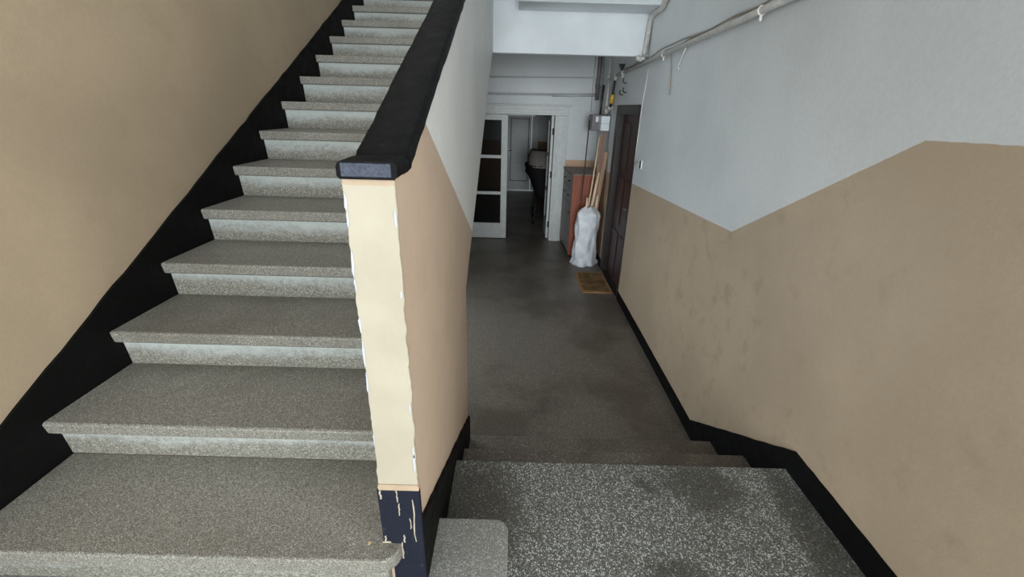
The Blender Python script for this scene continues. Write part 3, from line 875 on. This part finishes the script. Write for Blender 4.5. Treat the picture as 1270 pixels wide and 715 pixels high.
def stick(name, p, q, r, mat, lab, flat=None):
    P, Q = Vector(p), Vector(q)
    b = MB()
    if flat:
        d = (Q-P).normalized(); u = d.cross(Vector((0, 1, 0))).normalized(); v = d.cross(u)
        c = []
        for e in (P, Q):
            c.append([e + u*sx*flat[0] + v*sy*flat[1] for sx, sy in ((-1, -1), (1, -1), (1, 1), (-1, 1))])
        vr = b.grid(c, closed=True, smooth=False)
        b.bm.faces.new(vr[0]); b.bm.faces.new(vr[1][::-1])
    else:
        n = 5
        b.tube([P+(Q-P)*(i/n) + Vector((rnd.uniform(-1, 1), rnd.uniform(-1, 1), 0))*0.002 for i in range(n+1)], r, 9, r*0.9)
    o = b.build(name, mat)
    o['label'] = lab; o['category'] = 'stick'; o['group'] = 'sticks standing in the white bag'
    return o
stick('thin_rod', (0.925, 6.06, -0.56), (1.005, 6.36, 1.345), 0.009, m_rod, 'thin dark rod standing leftmost in the white bag')
stick('broom_stick', (0.985, 6.03, -0.55), (1.160, 6.34, 1.15), 0.012, m_stick, 'slender pale stick slanting up to the meter')
stick('broom_stick', (1.000, 6.10, -0.55), (1.170, 6.19, 0.69), 0.020, m_stick, 'thick pale stick ending halfway up')
stick('broom_stick', (1.120, 6.10, -0.55), (1.176, 6.16, 0.38), 0.017, m_stick, 'shortest pale stick, at the right edge of the bag')
stick('broom_stick', (1.010, 6.01, -0.55), (1.022, 6.08, 0.36), 0.017, m_stick, 'short pale stub at the left of the bag mouth')
stick('wooden_lath', (1.090, 6.12, -0.55), (1.205, 6.26, 1.205), 0, m_stickred, 'long red-brown lath reaching the white meter box', (0.022, 0.009))
stick('wooden_lath', (1.110, 6.15, -0.55), (1.238, 6.20, 0.96), 0, m_stickbrown, 'brown flat lath leaning on the right wall', (0.026, 0.009))
stick('wooden_lath', (1.125, 6.18, -0.55), (1.180, 6.28, 1.18), 0, m_stickbrown, 'brown lath standing behind the other sticks', (0.02, 0.008))

# ------------------------------------------------------------------ pram in the back room
pr = thing('pram', 'black pram with a grey hood parked in the dim back room', 'pram', (0.55, 8.75, ZF))
def ellipsoid(b, c, r, n=16, m=10, cut=None):
    rows = []
    for i in range(m+1):
        th = math.pi*i/m
        rows.append([(c[0]+r[0]*math.sin(th)*math.cos(2*math.pi*k/n), c[1]+r[1]*math.sin(th)*math.sin(2*math.pi*k/n), c[2]+r[2]*math.cos(th)) for k in range(n)])
    b.grid(rows, closed=True)
b = MB()
rows = []
for i in range(9):
    t = i/8
    z = 0.46 + 0.29*t
    rx = 0.27*(1-0.25*max(0, t-0.6)**1*2) ; ry = 0.40*(1-0.4*t*t)
    rows.append([(0.53 + rx*abs(math.cos(a))**0.6*math.copysign(1, math.cos(a)) + 0.0*t, 8.70 + ry*abs(math.sin(a))**0.6*math.copysign(1, math.sin(a)), z - 0.10*(0.53-(0.53+rx*math.cos(a)))*-0.6) for a in [2*math.pi*k/24 for k in range(24)]])
vr = b.grid(rows, closed=True)
b.bm.faces.new(vr[-1])
b.build('hood', m_pramgrey, pr)
b = MB()
rows = []
for i in range(9):
    t = i/8
    z = 0.50 - 0.62*t
    rx = 0.31 - 0.13*t + (0.04 if i == 2 else 0); ry = 0.42-0.12*t; cx = 0.50 + 0.12*t
    rows.append([(cx + rx*abs(math.cos(a))**0.7*math.copysign(1, math.cos(a)), 8.72 + ry*math.sin(a), z) for a in [2*math.pi*k/24 for k in range(24)]])
vr = b.grid(rows, closed=True)
b.bm.faces.new(vr[0]); b.bm.faces.new(vr[-1][::-1])
b.build('body', m_pramblack, pr)
b = MB()
for x in (0.42, 0.82):
    b.tube([(x, 8.40, ZF+0.11), (x, 9.02, 0.2)], 0.012); b.tube([(x, 9.05, ZF+0.11), (x, 8.45, 0.2)], 0.012)
    b.tube([(x, 9.02, 0.2), (x, 9.2, 0.42)], 0.012)
b.tube([(0.42, 9.2, 0.42), (0.82, 9.2, 0.42)], 0.014); b.tube([(0.42, 8.40, ZF+0.11), (0.82, 8.40, ZF+0.11)], 0.01); b.tube([(0.42, 9.05, ZF+0.11), (0.82, 9.05, ZF+0.11)], 0.01)
b.build('chassis', m_pipeblack, pr)
for x in (0.40, 0.84):
    for y in (8.40, 9.05):
        b = MB().tube([(x-0.015, y, ZF+0.112), (x+0.015, y, ZF+0.112)], 0.11, 20)
        wh = b.build('wheel', m_blackpl, pr)
        MB().tube([(x-0.02, y, ZF+0.112), (x+0.02, y, ZF+0.112)], 0.035, 12).build('hub', m_steel, wh)

# ------------------------------------------------------------------ crumbs on the tread
o = MB().prism([(-0.388, 0.873), (-0.383, 0.876), (-0.379, 0.872), (-0.381, 0.866), (-0.386, 0.866)], 'z', 0.3305, 0.333).build('dry_flake', m_leaf)
tag(o, 'small tan dry flake lying on the tread beside the wall foot', 'flake')
